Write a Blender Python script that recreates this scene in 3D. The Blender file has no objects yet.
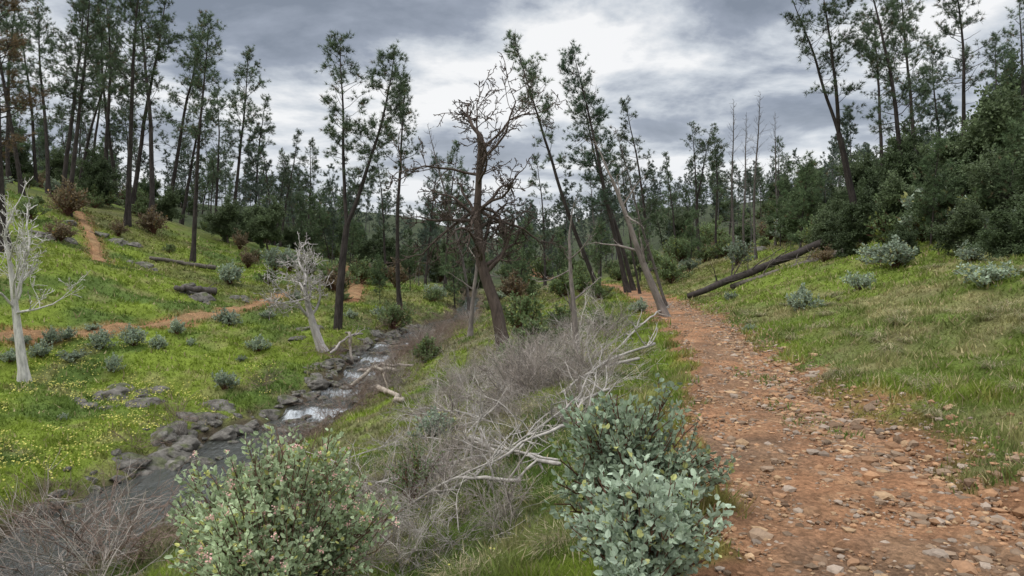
import bpy, math, random
import numpy as np
from mathutils import Matrix, Vector, Euler
rng=np.random.default_rng(7); random.seed(7)
S=bpy.context.scene
F=731.0; HZ=262.0; CZ=1.6
# ------------------------------------------------------------------ noise
def vnoise(x,y,seed=0):
    x=np.asarray(x,float); y=np.asarray(y,float)
    xi=np.floor(x).astype(np.int64); yi=np.floor(y).astype(np.int64); fx=x-xi; fy=y-yi
    fx=fx*fx*(3-2*fx); fy=fy*fy*(3-2*fy)
    def h(a,b):
        n=(a*374761393+b*668265263+seed*144269504)&0xffffffff
        n=((n^(n>>13))*1274126177)&0xffffffff
        return ((n^(n>>16))&0xffff)/65535.0
    a=h(xi,yi);b=h(xi+1,yi);c=h(xi,yi+1);d=h(xi+1,yi+1)
    return (a*(1-fx)+b*fx)*(1-fy)+(c*(1-fx)+d*fx)*fy
def fbm(x,y,o=4,seed=0):
    s=0;a=.5;t=0
    for i in range(o):
        s=s+a*vnoise(x*2**i+i*17.3,y*2**i-i*9.1,seed+i);t+=a;a*=.5
    return s/t
def sst(a,b,x):
    t=np.clip((x-a)/(b-a),0,1);return t*t*(3-2*t)
class Tab:
    def __init__(s,xs,ys,k=1.5):
        s.x=np.arange(-30,720,.1);y=np.interp(s.x,xs,ys)
        n=int(k/.1)|1
        if n>2:
            ker=np.hanning(n+2)[1:-1];ker/=ker.sum();yp=np.pad(y,n//2,mode='edge');y=np.convolve(yp,ker,'valid')
        s.y=y
    def __call__(s,v): return np.interp(v,s.x,s.y)
TY=[-10,0,3.7,6.2,8.5,10.8,13.3,17.2,24.4,35,51,58,70,90]
XL=Tab(TY,[-1,.3,1.06,1.64,2.16,2.7,3.24,3.8,4.5,5.6,7,7.2,5.5,2],3)
XR=Tab(TY,[1.5,2.5,3.15,3.5,3.6,4.0,4.5,5.25,6.3,7.4,8.4,8.7,7,3.5],3)
ZT=Tab([0,30,60,100,200,400],[0,0,-.3,0,2,6],6)
CYs=[-10,5,12.5,14.4,17,21,23.3,26.4,30.4,35,41,45,60,90]
CX=Tab(CYs,[-11,-9.5,-8.3,-7.9,-7.7,-7.0,-6.1,-5.8,-5.7,-5.0,-4.1,-3.0,-3.2,-8],3)
CW=Tab([0,14,21,25,30,36,60],[1.2,1.3,1.3,.85,.85,.8,.6],2)
ZC=Tab([0,14,20,23.0,23.3,25.0,25.3,27.3,27.6,29.6,30.0,33,33.3,35,45,60,90,200,400],[-3.9,-3.5,-3.4,-3.3,-3.05,-3.0,-2.78,-2.72,-2.52,-2.45,-2.25,-2.2,-2.08,-2.05,-1.8,-1.4,-.8,1,5],.3)
LB=Tab([-30,0,.5,1.2,8,20,40,60,150,400],[0,0,.4,.6,1.4,4.4,10.5,13,16,20],1.0)
RB=Tab([-30,0,.4,12,40,80,300],[0,0,.12,3.3,11.0,15,22],.6)
def H(x,y,lump=True):
    x=np.asarray(x,float);y=np.asarray(y,float)
    wob=(fbm(x*0+3.1,y*1.3,3,5)-.5)*.5
    xl=XL(y)+wob; xr=XR(y)-wob*.7; zt=ZT(y); cx=CX(y); cw=CW(y)*(1+.8*(fbm(y*.7,x*0,2,9)-.5)); zc=ZC(y)
    xcr=cx+cw; xcl=cx-cw
    t=np.clip((xl-x)/(xl-xcr),0,1)
    f=.6*t+.4*t*t*(3-2*t)
    z=np.where(x>xr, zt+RB(x-xr), np.where(x>xl, zt, np.where(x>xcr, zt+(zc+.12-zt)*f, zc+LB(xcl-x))))
    inch=np.clip(1-np.abs(x-cx)/cw,0,1)
    z=z-np.where(np.abs(x-cx)<cw,.12+.3*sst(0,.4,inch),0)
    z=z-np.where((x>xl)&(x<xr),.05*sst(0,.25,np.minimum(x-xl,xr-x)),0)
    z=z+9*sst(120,420,y)
    if lump:
        dt=np.clip(np.maximum(xl-x,x-xr)/2.0,0,1); dc=np.clip((np.abs(x-cx)-cw)/1.0,0.1,1)
        z=z+(fbm(x*.35,y*.35,3,21)-.5)*.7*dt*dc+(fbm(x*.09,y*.09,2,22)-.5)*2.2*sst(3,18,np.maximum(xl-x,x-xr))*sst(1,12,np.abs(x-cx)-cw)
        z=z+(fbm(x*2.2,y*2.2,3,23)-.5)*.17*np.clip(dt*1.2,.12,1)
    return z
def h1(x,y): return float(H(np.array([x]),np.array([y]))[0])
_ys=np.concatenate([np.arange(2.2,40,.05),np.arange(40,200,.25)])
def gp(u,v):
    tx=(u-512)/F;tz=-(v-HZ)/F
    z=H(tx*_ys,_ys);r=CZ+tz*_ys;i=np.argmax(z>=r)
    y=_ys[i] if z[i]>=r[i] else 150.
    return tx*y,float(y)
# ------------------------------------------------------------------ mesh builder
class MB:
    def __init__(s): s.V=[];s.F=[];s.M=[];s.C=[];s.SM=[];s.n=0
    def add(s,V,Fc,mat=0,col=(1,1,1),smooth=True):
        V=np.asarray(V,float).reshape(-1,3);Fc=np.asarray(Fc,int)
        s.V.append(V);s.F.append(Fc+s.n);s.M.append(np.full(len(Fc),mat));s.SM.append(np.full(len(Fc),smooth))
        c=np.asarray(col,float)
        if c.ndim==1:c=np.tile(c,(len(V),1))
        s.C.append(c);s.n+=len(V)
    def tube(s,P,R,n=6,mat=0,col=(1,1,1)):
        P=np.asarray(P,float);R=np.asarray(R,float);m=len(P)
        T=np.gradient(P,axis=0);T/=np.linalg.norm(T,axis=1)[:,None]+1e-9
        o=P[-1]-P[0];ref=np.zeros(3);ref[np.argmin(np.abs(o))]=1
        U=np.cross(T,ref);U/=np.linalg.norm(U,axis=1)[:,None]+1e-9;W=np.cross(T,U)
        a=np.arange(n)*2*np.pi/n
        V=P[:,None]+R[:,None,None]*(np.cos(a)[None,:,None]*U[:,None]+np.sin(a)[None,:,None]*W[:,None])
        i=np.arange(m-1)[:,None]*n;j=np.arange(n)[None];k=(j+1)%n
        Fc=np.stack([i+j,i+k,i+n+k,i+n+j],-1).reshape(-1,4)
        s.add(V,Fc,mat,col)
    def tris(s,V,mat=0,col=(1,1,1)):
        k=len(V);c=np.asarray(col,float)
        if c.ndim==2:c=np.repeat(c,3,0)
        s.add(V,np.arange(k*3).reshape(k,3),mat,c,False)
    def leaves(s,P,D,N,L,W,fold=.15,mat=0,col=(1,1,1)):
        k=len(P);D=nrm(D);X=nrm(np.cross(D,N));Z=np.cross(X,D)
        L=np.broadcast_to(L,(k,))[:,None];W=np.broadcast_to(W,(k,))[:,None]
        def q(a,b,c): return P+D*L*a+X*W*b+Z*W*c
        V=np.stack([q(0,0,0),q(.3,.48,fold),q(.75,.38,fold),q(1,0,-.1),q(.75,-.38,fold),q(.3,-.48,fold)],1)
        b=np.arange(k)[:,None]*6
        Fc=np.concatenate([b+np.array([[0,1,2,3]]),b+np.array([[0,3,4,5]])])
        c=np.asarray(col,float)
        if c.ndim==2:c=np.repeat(c,6,0)
        s.add(V,Fc,mat,c,False)
    def build(s,name,mats):
        me=bpy.data.meshes.new(name)
        V=np.concatenate(s.V).astype(np.float32);me.vertices.add(len(V));me.vertices.foreach_set('co',V.ravel())
        loops=np.concatenate([f.ravel() for f in s.F]).astype(np.int32)
        tot=np.concatenate([np.full(len(f),f.shape[1]) for f in s.F]).astype(np.int32)
        st=np.concatenate([[0],np.cumsum(tot)[:-1]]).astype(np.int32)
        me.loops.add(len(loops));me.loops.foreach_set('vertex_index',loops)
        me.polygons.add(len(tot));me.polygons.foreach_set('loop_start',st);me.polygons.foreach_set('loop_total',tot)
        for m in mats:me.materials.append(m)
        me.polygons.foreach_set('material_index',np.concatenate(s.M).astype(np.int32))
        me.polygons.foreach_set('use_smooth',np.concatenate(s.SM))
        C=np.concatenate(s.C);C=np.concatenate([C,np.ones((len(C),1))],1).astype(np.float32)
        at=me.color_attributes.new('Col','FLOAT_COLOR','POINT');at.data.foreach_set('color',C.ravel())
        me.update(calc_edges=True);return me
def nrm(a): return a/(np.linalg.norm(a,axis=-1,keepdims=True)+1e-9)
def obj(name,me,parent=None):
    o=bpy.data.objects.new(name,me);S.collection.objects.link(o)
    if parent:o.parent=parent
    return o
def inst(name,me,x,y,sc=1,rz=None,lean=(0,0),sink=.05,z=None,parent=None,szz=1):
    o=obj(name,me,parent)
    if rz is None: rz=random.uniform(0,6.28)
    zz=h1(x,y)-sink if z is None else z
    ax=Vector((-lean[1],lean[0],0));ang=math.atan(math.hypot(*lean))
    R=Matrix.Rotation(ang,4,ax) if ang>1e-4 else Matrix.Identity(4)
    o.matrix_world=Matrix.Translation((x,y,zz))@R@Matrix.Rotation(rz,4,'Z')@Matrix.Diagonal((sc,sc,sc*szz,1))
    return o
# ------------------------------------------------------------------ materials
def newmat(name):
    m=bpy.data.materials.new(name);m.use_nodes=True;nt=m.node_tree
    for n in list(nt.nodes):nt.nodes.remove(n)
    return m,nt,nt.nodes.new('ShaderNodeOutputMaterial')
def N(nt,t,**k):
    n=nt.nodes.new(t)
    for a,b in k.items():
        if a in n.inputs.keys(): n.inputs[a].default_value=b
        else: setattr(n,a,b)
    return n
def colnodes(nt,scale=3.,lo=.7,hi=1.3,detail=5.):
    at=N(nt,'ShaderNodeAttribute',attribute_name='Col')
    tc=nt.nodes.new('ShaderNodeTexCoord')
    no=N(nt,'ShaderNodeTexNoise',Scale=scale,Detail=detail,Roughness=.65)
    nt.links.new(tc.outputs['Object'],no.inputs['Vector'])
    mr=N(nt,'ShaderNodeMapRange');mr.inputs['From Min'].default_value=.3;mr.inputs['From Max'].default_value=.7
    mr.inputs['To Min'].default_value=lo;mr.inputs['To Max'].default_value=hi
    nt.links.new(no.outputs['Fac'],mr.inputs['Value'])
    vm=N(nt,'ShaderNodeVectorMath',operation='SCALE')
    nt.links.new(at.outputs['Color'],vm.inputs[0]);nt.links.new(mr.outputs[0],vm.inputs['Scale'])
    return vm.outputs[0]
def leafmat(name,trans=.3,rough=.6,spec=.25,detail=2.):
    m,nt,out=newmat(name)
    c=colnodes(nt,1.3,.75,1.25,detail)
    oi=N(nt,'ShaderNodeObjectInfo');hs=N(nt,'ShaderNodeHueSaturation')
    mr=N(nt,'ShaderNodeMapRange');mr.inputs['To Min'].default_value=.75;mr.inputs['To Max'].default_value=1.25
    nt.links.new(oi.outputs['Random'],mr.inputs['Value']);nt.links.new(mr.outputs[0],hs.inputs['Value'])
    nt.links.new(c,hs.inputs['Color'])
    b=N(nt,'ShaderNodeBsdfPrincipled',Roughness=rough);b.inputs['Specular IOR Level'].default_value=spec
    t=N(nt,'ShaderNodeBsdfTranslucent');mx=N(nt,'ShaderNodeMixShader');mx.inputs[0].default_value=trans
    nt.links.new(hs.outputs[0],b.inputs['Base Color']);nt.links.new(hs.outputs[0],t.inputs['Color'])
    nt.links.new(b.outputs[0],mx.inputs[1]);nt.links.new(t.outputs[0],mx.inputs[2]);nt.links.new(mx.outputs[0],out.inputs[0]);return m
def barkmat(name,scale=6,lo=.5,hi=1.5,bump=.6,stretch=.25,dist=.05):
    m,nt,out=newmat(name)
    at=N(nt,'ShaderNodeAttribute',attribute_name='Col');tc=nt.nodes.new('ShaderNodeTexCoord')
    mp=N(nt,'ShaderNodeMapping');mp.inputs['Scale'].default_value=(1,1,stretch)
    nt.links.new(tc.outputs['Object'],mp.inputs[0])
    no=N(nt,'ShaderNodeTexNoise',Scale=scale,Detail=6.,Roughness=.7);nt.links.new(mp.outputs[0],no.inputs['Vector'])
    mr=N(nt,'ShaderNodeMapRange');mr.inputs['From Min'].default_value=.35;mr.inputs['From Max'].default_value=.65
    mr.inputs['To Min'].default_value=lo;mr.inputs['To Max'].default_value=hi;nt.links.new(no.outputs['Fac'],mr.inputs['Value'])
    vm=N(nt,'ShaderNodeVectorMath',operation='SCALE');nt.links.new(at.outputs['Color'],vm.inputs[0]);nt.links.new(mr.outputs[0],vm.inputs['Scale'])
    b=N(nt,'ShaderNodeBsdfPrincipled',Roughness=.9);b.inputs['Specular IOR Level'].default_value=.15
    bp=N(nt,'ShaderNodeBump',Strength=bump,Distance=dist);nt.links.new(no.outputs['Fac'],bp.inputs['Height'])
    nt.links.new(bp.outputs[0],b.inputs['Normal']);nt.links.new(vm.outputs[0],b.inputs['Base Color']);nt.links.new(b.outputs[0],out.inputs[0]);return m
M_bark=barkmat('bark'); M_dead=barkmat('dead_wood',9,.6,1.35,.5); M_needle=leafmat('pine_needles',.3,.7,.1); M_leaf=leafmat('leaves',.3)
M_grass=leafmat('grass_blades',.35,spec=.1); M_flower=leafmat('petals',.3)
M_rock=barkmat('rock',2.5,.45,1.5,.9,1.0,.08); M_stone=barkmat('trail_stone',25,.8,1.2,.3,1.0,.01)
def groundmat(name,dirt=False):
    m,nt,out=newmat(name)
    at=N(nt,'ShaderNodeAttribute',attribute_name='Col');g=nt.nodes.new('ShaderNodeNewGeometry')
    n1=N(nt,'ShaderNodeTexNoise',Scale=1.7,Detail=8.,Roughness=.7);n2=N(nt,'ShaderNodeTexNoise',Scale=22.,Detail=8.,Roughness=.75)
    vo=N(nt,'ShaderNodeTexVoronoi',Scale=38. if dirt else 14.)
    for n in(n1,n2,vo):nt.links.new(g.outputs['Position'],n.inputs['Vector'])
    m1=N(nt,'ShaderNodeMapRange');m1.inputs['From Min'].default_value=.3;m1.inputs['From Max'].default_value=.7;m1.inputs['To Min'].default_value=.65;m1.inputs['To Max'].default_value=1.3
    nt.links.new(n1.outputs['Fac'],m1.inputs['Value'])
    m2=N(nt,'ShaderNodeMapRange');m2.inputs['From Min'].default_value=.3;m2.inputs['From Max'].default_value=.7;m2.inputs['To Min'].default_value=.5;m2.inputs['To Max'].default_value=1.5
    nt.links.new(n2.outputs['Fac'],m2.inputs['Value'])
    mu=N(nt,'ShaderNodeMath',operation='MULTIPLY');nt.links.new(m1.outputs[0],mu.inputs[0]);nt.links.new(m2.outputs[0],mu.inputs[1])
    last=mu.outputs[0]
    if dirt:
        sp=N(nt,'ShaderNodeSeparateColor');nt.links.new(vo.outputs['Color'],sp.inputs[0])
        m3=N(nt,'ShaderNodeMapRange');m3.inputs['To Min'].default_value=.75;m3.inputs['To Max'].default_value=1.25;nt.links.new(sp.outputs[0],m3.inputs['Value'])
        mu2=N(nt,'ShaderNodeMath',operation='MULTIPLY');nt.links.new(last,mu2.inputs[0]);nt.links.new(m3.outputs[0],mu2.inputs[1]);last=mu2.outputs[0]
    vm=N(nt,'ShaderNodeVectorMath',operation='SCALE');nt.links.new(at.outputs['Color'],vm.inputs[0]);nt.links.new(last,vm.inputs['Scale'])
    b=N(nt,'ShaderNodeBsdfPrincipled',Roughness=.95);b.inputs['Specular IOR Level'].default_value=.1
    hsum=N(nt,'ShaderNodeMath',operation='SUBTRACT');nt.links.new(n2.outputs['Fac'],hsum.inputs[0])
    vs=N(nt,'ShaderNodeMath',operation='MULTIPLY');vs.inputs[1].default_value=.35;nt.links.new(vo.outputs['Distance'],vs.inputs[0]);nt.links.new(vs.outputs[0],hsum.inputs[1])
    bp=N(nt,'ShaderNodeBump',Strength=.9,Distance=.035 if dirt else .06);nt.links.new(hsum.outputs[0],bp.inputs['Height'])
    nt.links.new(bp.outputs[0],b.inputs['Normal']);nt.links.new(vm.outputs[0],b.inputs['Base Color']);nt.links.new(b.outputs[0],out.inputs[0]);return m
M_ground=groundmat('ground_mat');M_dirt=groundmat('trail_dirt',True)
def watermat():
    m,nt,out=newmat('creek_water')
    g=nt.nodes.new('ShaderNodeNewGeometry');mp=N(nt,'ShaderNodeMapping');mp.inputs['Scale'].default_value=(1.3,.4,.6);nt.links.new(g.outputs['Position'],mp.inputs[0])
    n1=N(nt,'ShaderNodeTexNoise',Scale=4.,Detail=5.,Roughness=.6,Distortion=1.);nt.links.new(mp.outputs[0],n1.inputs['Vector'])
    n2=N(nt,'ShaderNodeTexNoise',Scale=7.,Detail=7.,Roughness=.75);nt.links.new(mp.outputs[0],n2.inputs['Vector'])
    at=N(nt,'ShaderNodeAttribute',attribute_name='Col');sp=N(nt,'ShaderNodeSeparateColor');nt.links.new(at.outputs['Color'],sp.inputs[0])
    ad=N(nt,'ShaderNodeMath',operation='ADD');nt.links.new(sp.outputs[0],ad.inputs[0]);nt.links.new(n2.outputs['Fac'],ad.inputs[1])
    mr=N(nt,'ShaderNodeMapRange');mr.inputs['From Min'].default_value=.66;mr.inputs['From Max'].default_value=.95;nt.links.new(ad.outputs[0],mr.inputs['Value'])
    w=N(nt,'ShaderNodeBsdfPrincipled',Roughness=.08);w.inputs['Base Color'].default_value=(.045,.047,.04,1)
    f=N(nt,'ShaderNodeBsdfPrincipled',Roughness=.6);f.inputs['Base Color'].default_value=(.55,.58,.6,1)
    bp=N(nt,'ShaderNodeBump',Strength=.9,Distance=.1);nt.links.new(n1.outputs['Fac'],bp.inputs['Height']);nt.links.new(bp.outputs[0],w.inputs['Normal'])
    mx=N(nt,'ShaderNodeMixShader');nt.links.new(mr.outputs[0],mx.inputs[0]);nt.links.new(w.outputs[0],mx.inputs[1]);nt.links.new(f.outputs[0],mx.inputs[2]);nt.links.new(mx.outputs[0],out.inputs[0]);return m
M_water=watermat()
# ------------------------------------------------------------------ colours of ground
G1=np.array([.165,.215,.031]);G2=np.array([.088,.132,.030]);GD=np.array([.27,.23,.11]);DIRT=np.array([.28,.145,.076]);MUD=np.array([.095,.075,.05]);BR=np.array([.18,.155,.10])
def mixc(a,b,f): f=np.asarray(f)[...,None];return a*(1-f)+b*f
paths=[]
def pathdist(x,y):
    d=np.full(np.shape(x),99.)
    for P,w in paths:
        for a,b in zip(P[:-1],P[1:]):
            a=np.array(a);b=np.array(b);ab=b-a;t=np.clip(((x-a[0])*ab[0]+(y-a[1])*ab[1])/(ab@ab),0,1)
            d=np.minimum(d,np.hypot(x-a[0]-t*ab[0],y-a[1]-t*ab[1])-w/2)
    return d
def masks(x,y):
    wob=(fbm(x*0+3.1,y*1.3,3,5)-.5)*.5
    xl=XL(y)+wob;xr=XR(y)-wob*.7;cx=CX(y);cw=CW(y)
    dr=(x-xr)*np.where(x>xr,.5+.5*sst(8,14,y),1)
    dtr=np.maximum(xl-x,dr);dcr=np.abs(x-cx)-cw
    return dtr,dcr,xl,xr,cx,cw
def gcol(x,y):
    dtr,dcr,xl,xr,cx,cw=masks(x,y)
    n=fbm(x*.5,y*.5,4,31);n2=fbm(x*1.7,y*1.7,3,37);n3=fbm(x*.12,y*.12,3,41)
    c=mixc(G1,G2,sst(.35,.7,n))
    c=mixc(c,GD,sst(.58,.74,n2)*.45)
    right=sst(0,1.2,x-xr);dry=right*sst(.46,.74,n+.25*(n2-.5))
    c=mixc(c,GD,dry*.65);c=mixc(c,G2*np.array([1.35,1.15,1.1]),right*.35*(1-dry))
    midb=((x<xl)&(x>cx)).astype(float)
    br=midb*sst(.9,2.4,xl-x)*sst(.38,.66,n2)
    c=mixc(c,BR,br*.7)
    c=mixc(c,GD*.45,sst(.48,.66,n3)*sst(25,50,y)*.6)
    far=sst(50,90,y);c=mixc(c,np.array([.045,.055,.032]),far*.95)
    c=mixc(c,MUD,1-sst(.05,.7,dcr+(n2-.5)*1.5))
    e=1-sst(-.10,.30,dtr+(n2-.5)*1.1)
    c=mixc(c,DIRT*.95,e)
    pd=pathdist(x,y);c=mixc(c,DIRT*.9,1-sst(-.1,.5,pd+(n2-.5)*.8))
    return c
def pp(L,w): paths.append(([gp(*q) for q in L],w))
pp([(-60,345),(20,338),(110,330),(180,322),(225,314),(262,303),(285,296)],.6)
pp([(352,300),(356,285),(352,272),(362,262)],1.0)
pp([(100,262),(96,245),(84,222),(80,212)],.6)
# ------------------------------------------------------------------ terrain
def spaced(a,b,n,k,c=0.):
    s=np.linspace(math.asinh((a-c)/k),math.asinh((b-c)/k),n);return c+np.sinh(s)*k
def grid(mb,X,Y,Z,col,mat=0):
    ny,nx=X.shape;i=np.arange(ny-1)[:,None]*nx;j=np.arange(nx-1)[None]
    mb.add(np.stack([X,Y,Z],-1),np.stack([i+j,i+j+1,i+nx+j+1,i+nx+j],-1).reshape(-1,4),mat,col)
gx=spaced(-500,500,620,6.);gy=spaced(-14,700,700,5.,2.)
X,Y=np.meshgrid(gx,gy);Z=H(X,Y)
dtr,dcr,xl,xr,cx,cw=masks(X,Y)
Z=Z-.05*sst(.08,.3,-dtr)*(Y<85)
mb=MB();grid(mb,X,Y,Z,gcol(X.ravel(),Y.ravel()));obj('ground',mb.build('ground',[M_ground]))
ys=spaced(-8,80,900,4.);s=np.linspace(0,1,30)
Yt=np.repeat(ys[:,None],30,1);wob=(fbm(ys*0+3.1,ys*1.3,3,5)-.5)*.5
xl=XL(ys)+wob;xr=XR(ys)-wob*.7;Xt=xl[:,None]+(xr-xl)[:,None]*s[None]
Zt=H(Xt,Yt)+.008+(fbm(Xt*5,Yt*5,3,50)-.5)*.07;ed=np.minimum(s,1-s);Zt=Zt-.07*(1-sst(0,.10,ed))[None]
n=fbm(Xt*1.1,Yt*.8,4,61);n2=fbm(Xt*4,Yt*4,3,62)
ct=mixc(DIRT*1.05,np.array([.19,.115,.07]),sst(.35,.7,n));ct=mixc(ct,np.array([.34,.205,.115]),sst(.5,.75,n2)*.5)
mb=MB();grid(mb,Xt,Yt,Zt,ct.reshape(-1,3));obj('dirt_trail',mb.build('dirt_trail',[M_dirt]))
for P,w in paths:
    P=np.array(P);d=np.r_[0,np.cumsum(np.hypot(*np.diff(P,axis=0).T))];q=np.linspace(0,d[-1],160)
    px=np.interp(q,d,P[:,0]);py=np.interp(q,d,P[:,1]);tx=np.gradient(px);ty=np.gradient(py);l=np.hypot(tx,ty);nxv=-ty/l;nyv=tx/l
    s9=np.linspace(-.5,.5,9);ww=w*(.5+.9*fbm(q*.8,q*0,2,3))
    Xp=px[:,None]+nxv[:,None]*s9*ww[:,None];Yp=py[:,None]+nyv[:,None]*s9*ww[:,None]
    Zp=H(Xp,Yp)+.04-.12*(np.abs(s9)>.45)
    mb=MB();grid(mb,Xp,Yp,Zp,mixc(DIRT,GD*.8,fbm(Xp*2,Yp*2,3,3)*.6).reshape(-1,3));obj('dirt_path',mb.build('dirt_path',[M_dirt]))
ys=np.arange(3,62,.05);s=np.linspace(-1,1,41);Yw=np.repeat(ys[:,None],41,1)
Xw=CX(ys)[:,None]+(CW(ys)*1.5)[:,None]*s
Yj=Yw+(fbm(Xw*1.6,Yw*0+2,3,77)-.5)*1.6
Zw=ZC(Yj);sl=np.abs(ZC(Yj+.1)-ZC(Yj-.1))/.2
foam=np.clip(sl*.5,0,.30)+np.clip(np.abs(ZC(Yj+.8)-ZC(Yj+.2))/.6*.35,0,.10)
Zw=Zw-.02+(fbm(Xw*3,Yw*1.5,3,71)-.5)*(.05+foam*.35)
cf=foam-.04*(Yw<12)+(fbm(Xw*.8,Yw*.4,3,78)-.5)*.36
mb=MB();grid(mb,Xw,Yw,Zw,np.repeat(cf.reshape(-1,1),3,1));obj('creek_water',mb.build('creek_water',[M_water]))
# ------------------------------------------------------------------ grass
def grass():
    Nn=660000
    a=rng.uniform(-.80,.80,Nn);r=np.exp(rng.uniform(math.log(1.8),math.log(65),Nn))
    x=np.sin(a)*r;y=np.cos(a)*r
    dtr,dcr,xl,xr,cx,cw=masks(x,y)
    n2=fbm(x*1.7,y*1.7,3,37);cl=fbm(x*3.5,y*3.5,3,81)
    s=(x-xl)/(xr-xl);mid=(y>6)&(y<13)&(s>.45)&(s<.85)&(fbm(x*1.9,y*1.1,3,83)>.55)&(rng.random(Nn)<.5)
    ok=((dtr+(n2-.5)*1.0>.0+.15*rng.random(Nn))|mid)&(dcr>.05+.4*rng.random(Nn))&(pathdist(x,y)>.0)
    ok&=(rng.random(Nn)<.35+cl)
    x=x[ok];y=y[ok];r=r[ok];n2=n2[ok];cl=cl[ok];xr=xr[ok];xl=xl[ok];cx=cx[ok];mid=mid[ok];k=len(x)
    z=H(x,y)-.01
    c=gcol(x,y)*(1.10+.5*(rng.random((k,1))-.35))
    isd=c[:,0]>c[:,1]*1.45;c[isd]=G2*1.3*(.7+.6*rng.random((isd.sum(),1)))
    right=x>xr
    tall=np.where(right,.04+.055*sst(.5,.75,cl),.05+.07*sst(.4,.8,cl))*(.5+rng.random(k))
    tall=np.where(mid,tall*.5,tall)*(1+.012*r)
    dry=rng.random(k)<np.where(right,.13,.06);c[dry]=np.array([.38,.32,.17])*(.6+.7*rng.random((dry.sum(),1)));tall[dry]*=1.2
    w=np.maximum(.0035,.0012*r)*(.7+.6*rng.random(k))
    th=rng.uniform(0,2*np.pi,k);side=np.stack([np.cos(th),np.sin(th),0*th],1)*w[:,None]
    ph=rng.uniform(0,2*np.pi,k);ln=rng.random(k)*1.2*tall;B=np.stack([x,y,z],1)
    T=B+np.stack([np.cos(ph)*ln,np.sin(ph)*ln,tall],1)
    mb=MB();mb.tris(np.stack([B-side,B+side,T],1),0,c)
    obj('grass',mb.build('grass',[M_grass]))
grass()
def dry_tufts():
    P=[]
    for k in range(150):
        y=rng.uniform(4.5,20);x=float(XR(y))+rng.uniform(.4,7)
        if fbm(np.array([x*.5]),np.array([y*.5]),2,33)[0]>.48:P.append((x,y))
    for k in range(150):
        y=rng.uniform(4,16);x=float(XL(y))-rng.uniform(.6,4.8);P.append((x,y))
    V=[];C=[]
    for x,y in P:
        n=170;rr=rng.uniform(.08,.28);z=h1(x,y)
        a=rng.uniform(0,6.28,n);q=rr*np.sqrt(rng.random(n))*.6
        B=np.stack([x+np.cos(a)*q,y+np.sin(a)*q,np.full(n,z-.02)],1)
        L=rng.uniform(.10,.26,n);o=rng.uniform(.4,1.3,n);a2=a+rng.normal(0,.6,n)
        M=B+np.stack([np.cos(a2)*L*o*.5,np.sin(a2)*L*o*.5+0*a,L*.45],1)
        T=M+np.stack([np.cos(a2)*L*o*.6,np.sin(a2)*L*o*.6,L*rng.uniform(-.35,.25,n)],1)
        sd=np.stack([-np.sin(a2),np.cos(a2),0*a],1)*(.0022+.0002*y)
        V.append(np.stack([B-sd,B+sd,M],1));V.append(np.stack([M-sd,M+sd,T],1))
        c=np.array([.42,.36,.22])*(.55+.7*rng.random((n,1)));g=rng.random(n)<.35;c[g]=np.array([.15,.20,.055]);C+=[c,c]
    mb=MB();mb.tris(np.concatenate(V),0,np.concatenate(C));obj('dry_grass',mb.build('dry_grass',[M_grass]))
dry_tufts()
def flowers():
    n=8000;u=rng.uniform(-.72,-.32,n);yy=rng.uniform(13,26,n);x=u*yy;y=yy
    d=(CX(y)-CW(y))-x;ok=(d>.7)&(d<9)&(fbm(x*.8,y*.8,3,91)>.48);x=x[ok];y=y[ok]
    n=500;yb=rng.uniform(4,9,n);xb=XL(yb)-rng.uniform(1.5,5,n);ok=fbm(xb,yb,2,92)>.55;x=np.r_[x,xb[ok]];y=np.r_[y,yb[ok]];k=len(x)
    P=np.stack([x,y,H(x,y)+rng.uniform(.06,.14,k)],1);D=nrm(rng.normal(0,1,(k,3))*np.array([1,1,.3]));Nn=nrm(rng.normal(0,.4,(k,3))+np.array([0,-.4,1]))
    sz=np.where(y<10,.018,.044)
    mb=MB();mb.leaves(P,D,Nn,sz,sz,0,0,np.array([.70,.64,.16])*(.7+.5*rng.random((k,1))));obj('yellow_wildflowers',mb.build('yellow_wildflowers',[M_flower]))
flowers()
# ------------------------------------------------------------------ stones / rocks
import bmesh
def ico(sub):
    bm=bmesh.new();bmesh.ops.create_icosphere(bm,subdivisions=sub,radius=1);V=np.array([v.co[:] for v in bm.verts]);Fc=np.array([[v.index for v in f.verts] for f in bm.faces]);bm.free();return V,Fc
IV,IF=ico(1)
def stones(name,x,y,z,rad,cols,mat):
    k=len(x);V=IV[None]*(1+rng.uniform(-.3,.3,(k,12,1)))
    sc=rng.uniform(.6,1.3,(k,1,3))*np.array([1,1,.6]);V=V*sc*rad[:,None,None]
    a=rng.uniform(0,6.28,k);c,s_=np.cos(a)[:,None],np.sin(a)[:,None]
    V=np.stack([V[...,0]*c-V[...,1]*s_,V[...,0]*s_+V[...,1]*c,V[...,2]],-1)+np.stack([x,y,z],1)[:,None]
    Fc=(np.arange(k)[:,None,None]*12+IF[None]).reshape(-1,3)
    mb=MB();mb.add(V,Fc,0,np.repeat(cols,12,0),False);obj(name,mb.build(name,[mat]))
n=22000;y=np.exp(rng.uniform(math.log(2.5),math.log(30),n));s=rng.random(n);s=np.where(rng.random(n)<.5,rng.choice([.02,.72,1.1],n)+rng.normal(0,.15,n),s)
x=XL(y)+(XR(y)-XL(y))*s;ok=fbm(x*1.4,y*1.1,3,63)+.3*(s>.6)+.10>.45+.1*rng.random(n);x=x[ok];y=y[ok];s=s[ok];n=len(x)
rad=.004+.013*rng.random(n)**2+.03*(rng.random(n)**9)+.0004*y;rad*=np.where(s>.6,1.35,1)
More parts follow.
